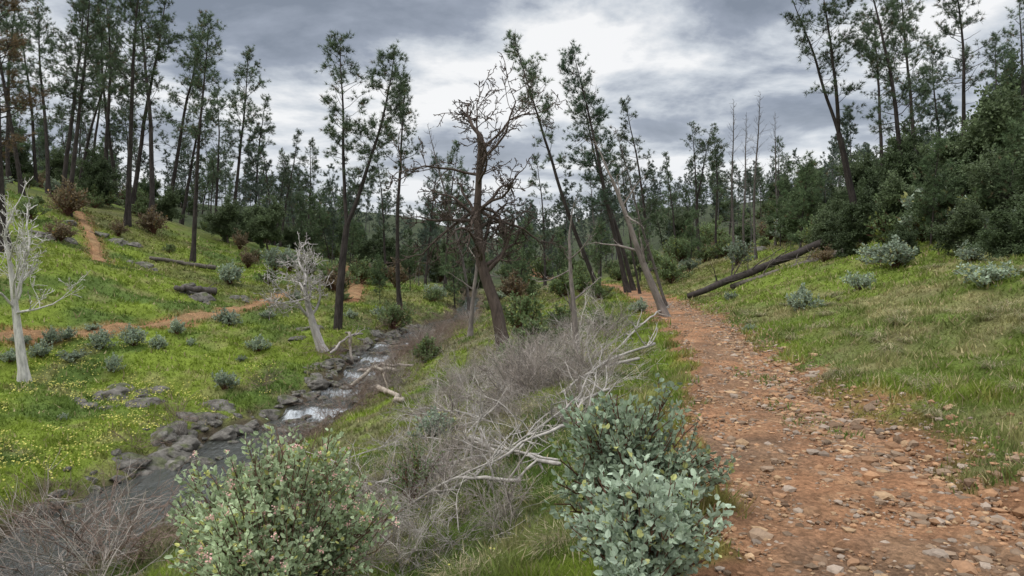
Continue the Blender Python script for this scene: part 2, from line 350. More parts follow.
pal=np.array([[.31,.175,.095],[.26,.15,.085],[.22,.155,.105],[.36,.24,.14],[.17,.11,.07],[.28,.22,.17]])
stones('trail_gravel',x,y,H(x,y)+.0+rad*.15,rad,pal[rng.integers(0,6,n)]*(.65+.6*rng.random((n,1))),M_stone)
n=380;y=np.exp(rng.uniform(math.log(2.8),math.log(16),n));s=rng.normal(.85,.35,n);x=XL(y)+(XR(y)-XL(y))*np.clip(s,-.04,1.4);rad=.02+.055*rng.random(n)**2
stones('trail_stones',x,y,H(x,y)+rad*.2,rad,pal[rng.integers(0,6,n)]*(.8+.5*rng.random((n,1))),M_stone)
def rocktmpl(seed):
    V,Fc=ico(4);q=np.random.default_rng(seed);o=q.uniform(0,50,3)
    d=1+ .55*(fbm(V[:,0]*1.3+o[0],V[:,1]*1.3+V[:,2]*1.1+o[1],3,seed)-.5)+.35*(fbm(V[:,2]*3+o[2],V[:,0]*3-V[:,1]*2.5,3,seed+1)-.5)
    W=V*d[:,None];
    for kk in range(9):
        nn=nrm(q.normal(0,1,3));t=q.uniform(.5,.8);dd=W@nn-t;W=W-np.clip(dd,0,None)[:,None]*nn*.9
    W*=np.array([1.25,.9,.6])
    c=mixc(np.array([.085,.077,.068]),np.array([.19,.175,.15]),fbm(V[:,0]*3,V[:,1]*3+V[:,2],3,seed+3))
    c=mixc(c,np.array([.09,.11,.03]),sst(.5,.7,fbm(V[:,0]*2+9,V[:,1]*2,3,seed+5))*(W[:,2]>.1)*.6)
    mb=MB();mb.add(W,Fc,0,c,True);return mb.build('rock%d'%seed,[M_rock])
RK=[rocktmpl(s) for s in range(5)]
cr=bpy.data.objects.new('creek_rocks',None);S.collection.objects.link(cr)
def rk(x,y,sz,parent=cr,sink=.3,name='rock'):
    inst(name,random.choice(RK),x,y,sz,lean=(random.uniform(-.35,.35),random.uniform(-.35,.35)),sink=sz*sink,parent=parent)
for k in range(300):
    y=random.uniform(12,40);sd=random.choice([-1,-1,1]);x=float(CX(y))+sd*(float(CW(y))*random.uniform(.6,1.3)+abs(random.gauss(0,.3)));rk(x,y,random.uniform(.07,.3) if random.random()<.8 else random.uniform(.3,.5))
for k in range(90):
    y=random.choice([18,21,23.2,25.2,27.5,29.8,33.2])+random.uniform(-.9,1.1);x=float(CX(y))+random.uniform(-1.,1.)*float(CW(y));inst('rock',random.choice(RK),x,y,random.uniform(.10,.28),z=float(ZC(y))-.02,parent=cr)
oc=bpy.data.objects.new('rock_outcrop',None);S.collection.objects.link(oc)
for (u,v,w,n_) in [(110,398,40,16),(165,440,25,10),(205,408,18,8),(190,292,22,8),(60,238,20,6),(130,248,25,6),(245,300,10,4),(300,330,8,3),(75,228,14,4),(760,250,10,3),(150,270,30,6)]:
    X0,Y0=gp(u,v)
    for k in range(n_):
        rk(X0+random.gauss(0,w/F*Y0*.6),Y0+random.gauss(0,.6),random.uniform(.15,.5)*(1+Y0*.012),oc)
# ------------------------------------------------------------------ tree generators
def wander(p,d,L,n,g,q,up=0.):
    P=[p];dd=d.copy();st=L/(n-1)
    for k in range(n-1):
        dd=dd+q.normal(0,g,3);dd[2]+=up;dd/=np.linalg.norm(dd);P.append(P[-1]+dd*st)
    return np.array(P),dd
def needles(mb,P,D,n,L,w,cone,q,cols,mat=1):
    m=len(P);P=np.repeat(P,n,0);D=np.repeat(D,n,0);k=m*n
    d=nrm(D+q.normal(0,cone,(k,3)));sd=nrm(np.cross(d,q.normal(0,1,(k,3))))*w
    l=L*q.uniform(.6,1.15,(k,1));o=d*0.02
    V=np.stack([P-sd+o,P+sd+o,P+d*l],1)
    cc=np.repeat(cols,n,0)*(.75+.5*q.random((k,1)));mb.tris(V,mat,cc)
def pine(seed,H0=20,cs=.42,spread=3.6,nb=42,fork=None,dens=1.2,tint=(.110,.148,.085),r0=.23,bark=(.046,.038,.034),stubs=18,wv=.030,nl=.36,curve=.03,nn=16,cone=.62):
    q=np.random.default_rng(seed);mb=MB()
    bark=np.array(bark);tips=[];dirs=[];go=q.uniform(0,40)
    def leader(p,d,L,r,c0,nbr,spr):
        P,_=wander(p,d,L,14,curve,q,up=.03);t=np.linspace(0,1,14);R=r*(1-t)**.8*.9+r*.06;
        if p[2]<.1:R[0]*=1.5
        mb.tube(P,R,7,0,bark)
        for k in range(nbr):
            f=c0+(1-c0)*((k+q.random())/nbr)**.9;f=min(f,.995);i=min(int(f*13),12);pt=P[i]+(P[i+1]-P[i])*(f*13-i)
            g=(f-c0)/(1-c0);prof=min(1,.55+g*1.6)*(1-g**2.2*.72)
            az=q.uniform(0,2*np.pi)
            gap=float(vnoise(np.array([g*5+go]),np.array([math.cos(az)*1.3+go]),seed)[0])
            if gap<.25:continue
            Lb=spr*prof*q.uniform(.35,1.0)*(.65+.6*gap)
            el=q.uniform(-.25,.45)+g*.45
            d0=np.array([math.cos(az)*math.cos(el),math.sin(az)*math.cos(el),math.sin(el)])
            B,e=wander(pt,d0,Lb,6,.16,q,up=.10);rb=max(r*.16*(1-.5*g),.02)
            mb.tube(B,rb*np.linspace(1,.3,6),4,0,bark*1.1)
            if q.random()<.08 or dens<.05:
                if dens<.05:
                    for z_ in range(4):
                        j=q.integers(1,5);B2,_=wander(B[j],nrm(e+q.normal(0,.6,3)),Lb*.4,4,.2,q,.05);mb.tube(B2,rb*.5*np.linspace(1,.3,4),3,0,bark)
                continue
            ns=int(2+Lb*2.6*dens)
            for s_ in range(ns):
                ff=q.uniform(.35,1);ii=min(int(ff*5),4);pb=B[ii]+(B[ii+1]-B[ii])*(ff*5-ii)
                d1=nrm(e+q.normal(0,.8,3)+np.array([0,0,.35]));ls=q.uniform(.3,.95)*(.7+.3*prof)
                e1=pb+d1*ls;mb.tube(np.array([pb,e1]),[rb*.35,rb*.15],3,0,bark*1.2)
                for w in (.45,.72,1.):
                    tips.append(pb+d1*ls*w+q.normal(0,.08,3));dirs.append(d1+np.array([0,0,.3]))
            for w in range(2):tips.append(B[-1]+q.normal(0,.1,3));dirs.append(e)
        if dens>.05:
            for w in range(6):tips.append(P[-1]-np.array([0,0,.15*w])+q.normal(0,.12,3));dirs.append(np.array([0,0,1.])+q.normal(0,.5,3))
        return P
    d0=np.array([0,0,1.])
    if fork:
        P,dd=wander(np.zeros(3),d0,H0*fork,8,curve,q,.03);mb.tube(P,np.linspace(r0*1.3,r0*.85,8),8,0,bark)
        leader(P[-1],nrm(dd+np.array([.26,.05,0])),H0*(1-fork)*.93,r0*.7,max(.05,(cs-fork)/(1-fork)),int(nb*.62),spread)
        leader(P[-1]*.999,nrm(dd+np.array([-.12,.0,0])),H0*(1-fork),r0*.62,max(.05,(cs-fork)/(1-fork)+.08),int(nb*.55),spread*.85)
    else:
        P=leader(np.zeros(3),d0,H0,r0,cs,nb,spread)
        for k in range(stubs):
            f=q.uniform(.15,cs+.15);i=min(int(f*13),12);az=q.uniform(0,6.28);d1=np.array([math.cos(az),math.sin(az),q.uniform(-.3,.3)])
            B,_=wander(P[i],d1,q.uniform(.3,1.8),5,.15,q,-.03);mb.tube(B,r0*.09*np.linspace(1,.3,5),3,0,bark*1.3)
    if tips:
        P=np.array(tips);D=nrm(np.array(dirs))
        cc=np.array(tint)*(.5+.85*q.random((len(P),1)));b=q.random(len(P))<.05;cc[b]=np.array([.16,.12,.07])
        needles(mb,P,D,nn,nl,wv*.5,cone,q,cc)
    return mb.build('pine%d'%seed,[M_bark,M_needle])
PT=[pine(1,cs=.42,spread=3.6,nb=60),pine(2,cs=.35,spread=4.0,nb=60,curve=.045),pine(3,cs=.50,spread=3.4,nb=50,curve=.035),pine(4,cs=.3,spread=3.3,nb=66),
    pine(5,cs=.5,spread=3.6,nb=56,fork=.42,curve=.035),pine(6,cs=.56,spread=3.3,nb=44)]
P_fork=pine(11,cs=.5,spread=3.3,nb=90,fork=.36,curve=.03,r0=.24)
P_dense=pine(12,cs=.32,spread=3.4,nb=76,dens=1.4,tint=(.10,.148,.095))
P_brown=pine(13,cs=.3,spread=3.6,nb=54,dens=1.,tint=(.17,.12,.07),r0=.34)
P_bare=pine(14,cs=.35,spread=2.6,nb=46,dens=0.0,bark=(.11,.095,.085),r0=.19)
P_sparse=pine(15,cs=.48,spread=2.6,nb=46,dens=1.1,r0=.19,curve=.03)
P_young=[pine(16,H0=8,cs=.08,spread=2.0,nb=60,r0=.1,stubs=0,tint=(.13,.18,.09)),pine(17,H0=10,cs=.15,spread=2.2,nb=60,r0=.1,stubs=0,tint=(.115,.165,.08))]
PF=[pine(21+k,cs=.15+.1*k,spread=3.5,nb=44,dens=.85,tint=(.125,.16,.122),wv=.11,nl=.52,bark=(.085,.08,.078),stubs=4,nn=7,r0=.16) for k in range(4)]  # far pines: aerial haze painted into the paler, greyer needle and bark colours
HT={}
def ht(me):
    if me.name not in HT:
        co=np.empty(len(me.vertices)*3,np.float32);me.vertices.foreach_get('co',co);HT[me.name]=float(co.reshape(-1,3)[:,2].max())
    return HT[me.name]
def plant(name,me,u,Yd,ut,vt,rz=None,parent=None):
    x=(u-512)/F*Yd;z=h1(x,Yd);top=CZ+(HZ-vt)/F*Yd;h=max(2,top-z);dx=(ut-u)/F*Yd
    L=math.hypot(h,dx);return inst(name,me,x,Yd,L/ht(me),rz=rz,lean=(dx/h,random.uniform(-.04,.04)),parent=parent)
hero=[(6,34,18,-70,P_brown),(24,52,8,-30,PT[0]),(50,60,30,-10,PT[2]),(66,56,72,-30,PT[1]),(80,68,95,30,PT[5]),(108,66,100,-20,PT[2]),(128,54,146,-50,PT[0]),(133,62,160,-25,PT[3]),
(152,60,168,-30,PT[5]),(170,66,190,10,PT[1]),(193,50,234,22,PT[2]),(232,72,242,45,PT[0]),(256,78,262,95,PT[3]),(90,80,120,45,PT[5]),(182,75,205,55,PT[3]),(38,66,45,10,PT[3]),(215,80,218,80,PT[3]),(70,50,88,-25,PT[0]),(12,60,2,-20,PT[1]),(118,72,112,10,PT[1]),
(280,72,292,125,PT[3]),(305,80,318,135,PT[1]),
(400,42,372,78,PT[5]),(425,66,432,150,P_dense),(445,60,452,140,PT[1]),(385,70,380,150,PT[3]),(470,70,468,165,P_dense),
(600,44,508,30,P_sparse),(628,42,560,42,P_dense),(634,46,590,75,PT[2]),(650,62,632,92,PT[3]),(640,40,622,140,P_sparse),
(545,66,540,150,PT[3]),(700,62,688,122,PT[4]),(716,58,706,130,PT[2]),(728,66,738,160,PT[3]),(676,72,672,150,PT[3]),
(862,36,808,-25,PT[4]),(908,34,872,-55,PT[1]),(918,40,908,-30,PT[0]),(968,30,950,-40,PT[2]),(990,34,985,30,PT[3]),(1012,29,1022,-20,PT[1]),(1040,26,1060,-60,PT[0]),
(885,46,850,10,PT[5]),(945,44,930,40,P_dense),(1000,42,1000,40,P_dense)]
for u,Yd,ut,vt,me in hero: plant('pine_tree',me,u,Yd,ut,vt)
plant('pine_tree',P_fork,337,33,345,26,rz=0)
for (u,Yd,ut,vt) in [(756,44,752,92),(744,47,738,112),(668,26,612,128),(775,50,780,112),(470,50,440,120),(600,60,590,160),(735,50,728,100)]:
    plant('dead_tree',P_bare,u,Yd,ut,vt)
for (u,Yd,ut,vt,k) in [(800,42,800,150,0),(780,46,782,175,1),(380,44,378,250,1),(455,50,455,235,0),(350,62,350,215,0),(300,75,300,210,1),(230,66,230,215,0),(690,50,690,205,1),(410,56,411,225,1),(520,52,520,215,0),(640,58,641,200,1),(600,56,600,215,0),(560,48,560,235,1),(930,24,930,130,1),(1005,21,1003,110,0)]:
    plant('young_pine_tree',P_young[k],u,Yd,ut,vt)
ff=bpy.data.objects.new('distant_forest',None);S.collection.objects.link(ff)
def forest(n,y0,y1,u0,u1,h0,h1_,src,p=ff):
    for k in range(n):
        y=random.uniform(y0,y1);u=random.uniform(u0,u1);x=(u-512)/F*y
        if abs(x-float(XL(y))-.8)<2.2 and y<75: continue
        m=random.choice(src);hh=random.uniform(h0,h1_)*random.choice([.6,.8,1,1,1.2]);inst('far_pine',m,x,y,hh/ht(m),lean=(random.gauss(-.02,.06),0),parent=p)
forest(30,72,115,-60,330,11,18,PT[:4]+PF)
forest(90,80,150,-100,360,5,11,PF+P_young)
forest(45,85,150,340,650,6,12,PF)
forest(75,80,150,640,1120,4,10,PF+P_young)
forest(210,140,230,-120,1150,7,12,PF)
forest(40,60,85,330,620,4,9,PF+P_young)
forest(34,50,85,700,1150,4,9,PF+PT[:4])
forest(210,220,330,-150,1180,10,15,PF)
# ------------------------------------------------------------------ generic branching
def grow(mb,p,d,L,r,dep,mx,q,g,up,nch,spr,col,tips,lr=.68,mat=0,endr=.35,rmin=.0,g0=None,f0=.38):
    n=10 if dep<1 else (7 if dep<2 else 5)
    P,e=wander(np.array(p,float),d,L,n,(g if (dep or g0 is None) else g0),q,up)
    R=np.maximum(r*np.linspace(1,endr if dep<mx else .2,n),rmin)
    if dep==0:R[0]*=1.35
    mb.tube(P,R,9 if dep==0 else (6 if dep<2 else (4 if dep<4 else 3)),mat,col)
    if dep>=mx-1:
        for i in range(1,n):tips.append((P[i],e))
    if dep<mx:
        for k in range(nch[dep]):
            f=q.uniform(f0 if dep==0 else .3,1) if k else 1.;ii=min(int(f*(n-1)),n-2);pb=P[ii]+(P[ii+1]-P[ii])*(f*(n-1)-ii)
            dd=nrm(e+q.normal(0,spr*(.5 if k==0 else 1.),3))
            rr=np.interp(f,[0,1],[r,R[-1]])
            grow(mb,pb,dd,L*lr*q.uniform(.6,1.25),rr*(.9 if k==0 else .5),dep+1,mx,q,g,up,nch,spr,col,tips,lr,mat,endr,rmin)
def deadtree(seed,L,r,mx,nch,g,up,spr,col,lr=.72,rmin=.01,g0=.05,f0=.38):
    q=np.random.default_rng(seed);mb=MB();t=[];grow(mb,np.zeros(3),np.array([0,0,1.]),L,r,0,mx,q,g,up,nch,spr,np.array(col),t,lr,rmin=rmin,g0=g0,f0=f0);return mb.build('deadtree%d'%seed,[M_dead])
OAKD=deadtree(35,8.0,.26,4,[22,8,6,4],.24,.012,.95,(.085,.064,.052),.35,.013,.13,.36)
WHT=deadtree(36,3.6,.15,4,[10,7,4,3],.15,.06,.6,(.55,.52,.48),.45,.008,.05,.35)
GRYT=deadtree(33,1.6,.12,5,[7,5,4,3,3],.2,.05,.8,(.42,.385,.36),.55,.006)
SNAG=deadtree(34,4.5,.13,3,[6,4,3],.12,.02,.8,(.20,.17,.15),.28,.008)
inst('dead_oak_tree',OAKD,-.2,24.,9.9/ht(OAKD),rz=.4,lean=(-.06,0))
X0,Y0=gp(22,382);inst('white_bark_tree',WHT,X0,Y0,6.4/ht(WHT),rz=1.2,lean=(-.03,0))
X0,Y0=gp(322,352);inst('bare_white_tree',GRYT,X0,Y0,(352-222)/F*Y0/ht(GRYT),rz=.3,lean=(-.35,0))
inst('dead_snag',SNAG,(577-512)/F*16,16,(345-185)/F*16*1.05/ht(SNAG),rz=1,lean=(-.08,0))
inst('dead_snag',SNAG,(666-512)/F*22,22,6/ht(SNAG),rz=3,lean=(-.4,0))
inst('dead_snag',SNAG,(470-512)/F*30,30,5.2/ht(SNAG),rz=4,lean=(.1,0))
def leafy(seed,Hh,r,mx,nch,spr,nleaf,LL,LW,tint,col=(.1,.08,.065),g=.13,up=.02,lr=.68,jit=.1,name='leafy'):
    q=np.random.default_rng(seed);mb=MB();t=[];grow(mb,np.zeros(3),np.array([0,0,1.]),Hh,r,0,mx,q,g,up,nch,spr,np.array(col),t,lr)
    P=np.array([a for a,b in t]);D=np.array([b for a,b in t]);P=np.repeat(P,nleaf,0);D=np.repeat(D,nleaf,0);k=len(P)
    P=P+q.normal(0,jit,(k,3));c=np.array(tint)*(.6+.8*q.random((k,1)))
    mb.leaves(P,nrm(D+q.normal(0,.8,(k,3))),q.normal(0,1,(k,3)),LL*q.uniform(.7,1.2,k),LW,.15,1,c);return mb.build('%s%d'%(name,seed),[M_bark,M_leaf])
OAK=[leafy(41,2.4,.14,5,[5,4,4,3,3],.62,5,.15,.09,(.095,.13,.06)),leafy(42,2.0,.12,5,[5,5,4,3,3],.7,4,.15,.09,(.12,.155,.075))]
def oakp(u,Y0,vt,k,name='oak_tree'):
    x=(u-512)/F*Y0;h=CZ+(HZ-vt)/F*Y0-h1(x,Y0);inst(name,OAK[k],x,Y0,max(1,h)/ht(OAK[k]),sink=.5)
for u,Y0,vt,k in [(815,44,160,0),(838,34,185,1),(872,30,165,0),(905,28,150,1),(948,25,135,0),(985,22,125,1),(1020,20,95,0),(1050,19,95,1),(930,34,105,0),(790,50,185,1),(960,32,100,0),(1000,28,65,1),(855,46,140,1),(735,58,205,0),(1080,17,50,0),(880,38,135,0),(900,42,110,1),(850,38,170,0),(970,20,175,1),(915,22,195,0),(1015,17,160,0),(1030,32,40,0),(820,56,170,1)]:
    oakp(u,Y0,vt,k)
for k in range(34):
    y=random.uniform(58,110);u=random.uniform(-60,480);x=(u-512)/F*y;inst('far_oak',OAK[k%2],x,y,random.uniform(3,6)/ht(OAK[k%2]),sink=.5,parent=ff)
for k in range(30):
    y=random.uniform(56,110);u=random.uniform(640,1100);x=(u-512)/F*y
    inst('far_oak',OAK[k%2],x,y,random.uniform(3,5.5)/ht(OAK[k%2]),sink=.5,parent=ff)
def shrubm(seed,nst,Hh,W,nl,LL,LW,tint,jit=.03,stemcol=(.12,.06,.04),flow=0,fold=.12,sub=5,low=.45):
    q=np.random.default_rng(seed);mb=MB();Ps=[];Ds=[];Fp=[]
    for k in range(nst):
        az=q.uniform(0,6.28);rd=math.sqrt(q.random());lob=.8+.35*math.sin(az*3+seed)
        tgt=np.array([math.cos(az)*rd*W*.5*lob,math.sin(az)*rd*W*.5*lob,Hh*(1-.45*rd**2)*q.uniform(.45,1.08)])
        d=nrm(tgt+np.array([0,0,.15]));L=np.linalg.norm(tgt);P=np.array([tgt*t for t in np.linspace(0,1,7)]);P[:,2]=tgt[2]*np.linspace(0,1,7)**.8*1;P[1:-1]+=q.normal(0,.02,(5,3))*L
        mb.tube(P,min(Hh*.012,.011)*np.linspace(1,.3,7),4,0,np.array(stemcol))
        for s_ in range(sub):
            f=q.uniform(low,1);i=min(int(f*6),5);pb=P[i];d1=nrm(d+q.normal(0,.5,3)+np.array([0,0,.3]));l=min(Hh,.9)*q.uniform(.12,.28);mb.tube(np.array([pb,pb+d1*l]),[.004,.002],3,0,np.array(stemcol)*1.3)
            for a in range(nl):
                t=(a+.5)/nl;Ps.append(pb+d1*l*(.15+.9*t));ang=a*2.4;v=nrm(np.cross(d1,[.3,.2,1]));w=np.cross(d1,v);Ds.append((v*math.cos(ang)+w*math.sin(ang))*(1-.4*t)+d1*(.45+.5*t))
            if flow and q.random()<flow:Fp.append(pb+d1*l*1.12)
    P=np.array(Ps)+q.normal(0,jit*.4,(len(Ps),3));D=nrm(np.array(Ds)+q.normal(0,.25,(len(Ps),3)));k=len(P)
    Nn=nrm(np.cross(D,q.normal(0,1,(k,3))));c=np.array(tint)*(.7+.55*q.random((k,1)));y=q.random(k)<.06;c[y]*=np.array([1.5,1.25,.7])
    mb.leaves(P,D,Nn,LL*q.uniform(.65,1.15,k),LW*q.uniform(.8,1.1,k),fold,1,c)
    if Fp:
        Fp=np.array(Fp);m=16;PP=np.repeat(Fp,m,0)+q.normal(0,.012,(len(Fp)*m,3))
        k=len(PP);mb.leaves(PP,nrm(q.normal(0,1,(k,3))),q.normal(0,1,(k,3)),.012,.011,.2,2,np.array([.80,.50,.46])*(.7+.5*q.random((k,1))))
    return mb.build('shrub%d'%seed,[M_bark,M_leaf,M_flower])
MZ_near=shrubm(51,95,.66,.80,12,.044,.034,(.35,.42,.31),low=.3)
MZ_near2=shrubm(52,130,.88,1.08,12,.042,.031,(.33,.41,.28),sub=6,low=.3)
MZ_left=shrubm(53,260,1.40,1.75,12,.046,.030,(.34,.41,.24),flow=.22,sub=7,low=.4,stemcol=(.16,.10,.07))
MZ=[shrubm(54+k,34,.75,1.1,8,.075,.05,(.30,.36,.26)) for k in range(3)]
GS=[shrubm(58+k,40,.85,1.2,8,.08,.045,(.15,.20,.085)) for k in range(2)]
RS=shrubm(61,34,.9,1.1,6,.08,.045,(.18,.14,.085))
inst('manzanita_shrub',MZ_near,.64,3.55,1.0,rz=0,sink=.0)
inst('manzanita_shrub',MZ_near2,.74,4.75,1.08,rz=2,sink=.0)
inst('manzanita_shrub',MZ_left,-1.75,5.3,1.05,rz=1,sink=-.03)
def sh(u,v,px,src,name='manzanita_shrub',szz=1):
    X0,Y0=gp(u,v);inst(name,src,X0,Y0,px/F*Y0,szz=szz*random.uniform(.7,1.15),sink=.08)
for u,v,px in [(434,440,56),(228,326,30),(222,390,26),(258,352,26),(100,350,30),(132,346,28),(70,362,28),(38,358,26),(112,372,22),(176,334,20),(803,312,36),(860,291,30),(985,286,54),(1010,245,64),(893,268,54),(878,262,38),(640,312,22),(750,330,14),(158,350,20),(90,330,16),(8,362,24),(268,318,18),(295,300,14),(65,340,20),(970,262,30),(730,300,14),(690,272,22),(385,320,26),(435,300,22),(350,318,16),(500,300,20),(525,290,24),(60,420,14),(190,345,12),(240,362,10),(20,345,20),(50,345,22)]:
    sh(u,v,px,random.choice(MZ))
for u,v,px in [(540,352,62),(392,330,34),(428,362,34),(378,285,30),(600,300,28),(580,285,24),(470,290,26),(410,275,26),(620,275,26),(650,272,24),(680,262,30),(705,262,24),(545,280,30),(440,282,26),(300,262,18),(330,255,18),(255,262,18),(345,300,14),(560,330,40),(510,370,36),(600,330,30),(520,330,44),(570,370,36)]:
    sh(u,v,px,random.choice(GS),'green_shrub')
for u,v,px in [(60,242,34),(715,258,26),(770,240,30),(240,250,20),(800,235,26),(825,262,26)]:
    sh(u,v,px,RS,'brown_shrub')
us=bpy.data.objects.new('hillside_undergrowth',None);S.collection.objects.link(us)
for k in range(190):
    y=random.uniform(42,100);x=random.uniform(-.72,.75)*y
    if abs(x-float(XL(y))-.8)<2 or abs(x-float(CX(y)))<1.4: continue
    inst('undergrowth_shrub',random.choice(GS+GS+GS+MZ[:1]+[RS]),x,y,random.uniform(.8,2.8),parent=us)
for k in range(120):
    y=random.uniform(18,52);d=random.uniform(8,20);x=float(XR(y))+d
    inst('undergrowth_shrub',random.choice(GS+GS+MZ[:1]),x,y,random.uniform(.8,2.6),parent=us)
TH=shrubm(63,16,.9,.6,7,.045,.022,(.17,.24,.10));X0,Y0=gp(412,512);inst('young_manzanita_shrub',TH,X0,Y0,(512-432)/F*Y0/.9,sink=.02)
# ------------------------------------------------------------------ dead brush
def brush(seed,nst,Hh,col,fine=7,droop=-.05,r=.0068):
    q=np.random.default_rng(seed);mb=MB()
    for k in range(nst):
        az=q.uniform(0,6.28);el=q.uniform(.1,1.2);d=np.array([math.cos(az)*math.cos(el),math.sin(az)*math.cos(el),math.sin(el)])
        c=np.array(col)*q.uniform(.6,1.3);p0=q.normal(0,.12,3)*np.array([1,1,0]);L=Hh*q.uniform(.5,1.3)
        P,e=wander(p0,d,L,8,.14,q,droop);mb.tube(P,r*q.uniform(.7,1.5)*np.linspace(1,.35,8),4,0,c)
        for s_ in range(fine):
            i=q.integers(2,7);d1=nrm(nrm(P[i+1]-P[i-1])+q.normal(0,.45,3));B,e1=wander(P[i],d1,L*q.uniform(.2,.5),5,.18,q,droop*.5);mb.tube(B,r*.5*np.linspace(1,.4,5),3,0,c*1.1)
            for z_ in range(2):
                j=q.integers(1,4);d2=nrm(d1+q.normal(0,.5,3));B2=np.array([B[j],B[j]+d2*L*.08,B[j]+d2*L*.17+q.normal(0,.015,3)]);mb.tube(B2,np.array([.35,.28,.2])*r,3,0,c*1.15)
    return mb.build('brush%d'%seed,[M_dead])
BT=[brush(71,26,1.2,(.31,.27,.235),7),brush(72,28,1.1,(.26,.22,.19),7),brush(73,20,1.3,(.40,.36,.32),6,r=.009),brush(74,24,1.2,(.23,.165,.13))]
db=bpy.data.objects.new('dead_brush',None);S.collection.objects.link(db)
for k in range(105):
    y=7.5+17.5*random.random()**.8;off=random.uniform(1.2,4.3) if y<13 else random.uniform(1.2,5.6)
    x=float(XL(y))-off;inst('brush',random.choice(BT[:3]),x,y,random.uniform(.4,.8)*(1.3 if 12<y<20 else .85),parent=db,lean=(random.uniform(-.5,.1),random.uniform(-.4,.3)))
for k in range(24):
    y=random.uniform(5.8,8.5);x=float(XL(y))-random.uniform(1.5,4);inst('brush',random.choice(BT[:3]),x,y,random.uniform(.35,.6),parent=db,lean=(random.uniform(-.7,.7),random.uniform(-.7,.3)))
cb=bpy.data.objects.new('streamside_brush',None);S.collection.objects.link(cb)
for k in range(60):
    y=random.uniform(17,42);sd=random.choice([1,1,1,-1]);x=float(CX(y))+sd*(float(CW(y))+random.uniform(.1,1.8));inst('brush',BT[3] if random.random()<.6 else BT[1],x,y,random.uniform(.5,1.0),parent=cb)
for (u,v,px) in [(55,575,120),(110,565,100),(20,560,90),(150,560,70),(90,600,120),(30,600,130)]:
    X0,Y0=gp(u,v);inst('bare_twig_shrub',random.choice([BT[3],BT[0]]),X0,Y0,px/F*Y0/1.2)
def log(name,pts,r0,r1,col,br=0,seed=0,bl=.8,wig=.5):
    q=np.random.default_rng(seed);P0=np.array(pts,float);n=12
    t=np.linspace(0,1,len(P0));tt=np.linspace(0,1,n);P=np.stack([np.interp(tt,t,P0[:,i]) for i in range(3)],1)
    P[1:-1]+=q.normal(0,r0*wig,(n-2,3))*np.array([1,1,.5]);mb=MB()
    R=np.linspace(r0,r1,n)*(1+q.normal(0,.06,n));P=np.vstack([P[:1],P,P[-1:]]);P[0]-= (P[2]-P[1])*.05;P[-1]+=(P[-2]-P[-3])*.02;R=np.r_[.001,R,.001]
    mb.tube(P,R,9,0,np.array(col))
    for k in range(br):
        i=q.integers(3,n);d=nrm(nrm(P[i+1]-P[i])+q.normal(0,.7,3)+np.array([0,0,.35]));B,_=wander(P[i],d,bl*q.uniform(.4,1.2),6,.15,q,.02);mb.tube(B,min(r1*.6,.03)*np.linspace(1,.2,6)+.002,5,0,np.array(col))
        for z_ in range(3):
            j=q.integers(1,5);B2,_=wander(B[j],nrm(d+q.normal(0,.6,3)),bl*.35,4,.15,q,0);mb.tube(B2,min(r1*.3,.012)*np.linspace(1,.3,4)+.001,3,0,np.array(col))
    return obj(name,mb.build(name,[M_dead]))
def gz(x,y,dz): return (x,y,h1(x,y)+dz)
A=gz(6.9,28.5,.2);B=gz(14.8,34,.9)
log('fallen_tree',[A,B],.12,.2,(.055,.045,.04),16,3,1.8,.25)
log('fallen_tree',[gz(9.0,30,.12),gz(14.5,32,.2)],.10,.17,(.14,.12,.10),10,4,1.3,.2)
log('fallen_log',[gz(*gp(150,262),.25),gz(*gp(215,272),.25)],.12,.16,(.14,.12,.10),4,5)
log('fallen_log',[gz(*gp(175,292),.2),gz(*gp(215,296),.2)],.12,.2,(.10,.085,.075),3,6)
for a,b,dz,r,c in [((345,398),(398,380),.5,.08,(.38,.33,.27)),((350,378),(412,372),.35,.06,(.34,.29,.25)),((352,370),(346,345),.8,.06,(.30,.26,.22)),((330,362),(362,345),.8,.05,(.36,.32,.29)),((372,392),(400,408),.3,.09,(.36,.30,.24))]:
    A=gp(*a);B=gp(*b);log('creek_log',[gz(*A,dz*.4),gz((A[0]+B[0])/2,(A[1]+B[1])/2,dz),gz(*B,dz*.6)],r,r*.7,c,3,int(a[0]),.5,.9)
for i,(a,b,r) in enumerate([((330,470),(480,432),.02),((375,492),(500,470),.025),((420,445),(560,482),.02),((450,500),(600,430),.022),((300,455),(420,500),.018),((480,415),(640,368),.025),((500,462),(610,402),.02),((455,402),(560,372),.022),((520,440),(420,415),.018),((560,400),(655,352),.028),((600,372),(668,312),.03),((440,470),(520,400),.022),((560,470),(470,450),.026),((360,500),(470,480),.018),((400,520),(520,500),.02)]):
    A=gp(*a);B=gp(*b);mdp=((A[0]+B[0])/2+random.uniform(-.2,.2),(A[1]+B[1])/2)
    log('fallen_branch',[gz(*A,.08),gz(*mdp,.22),gz(*B,.15)],r*.5,r,(.36,.33,.295),8,100+i,.6,1.4)
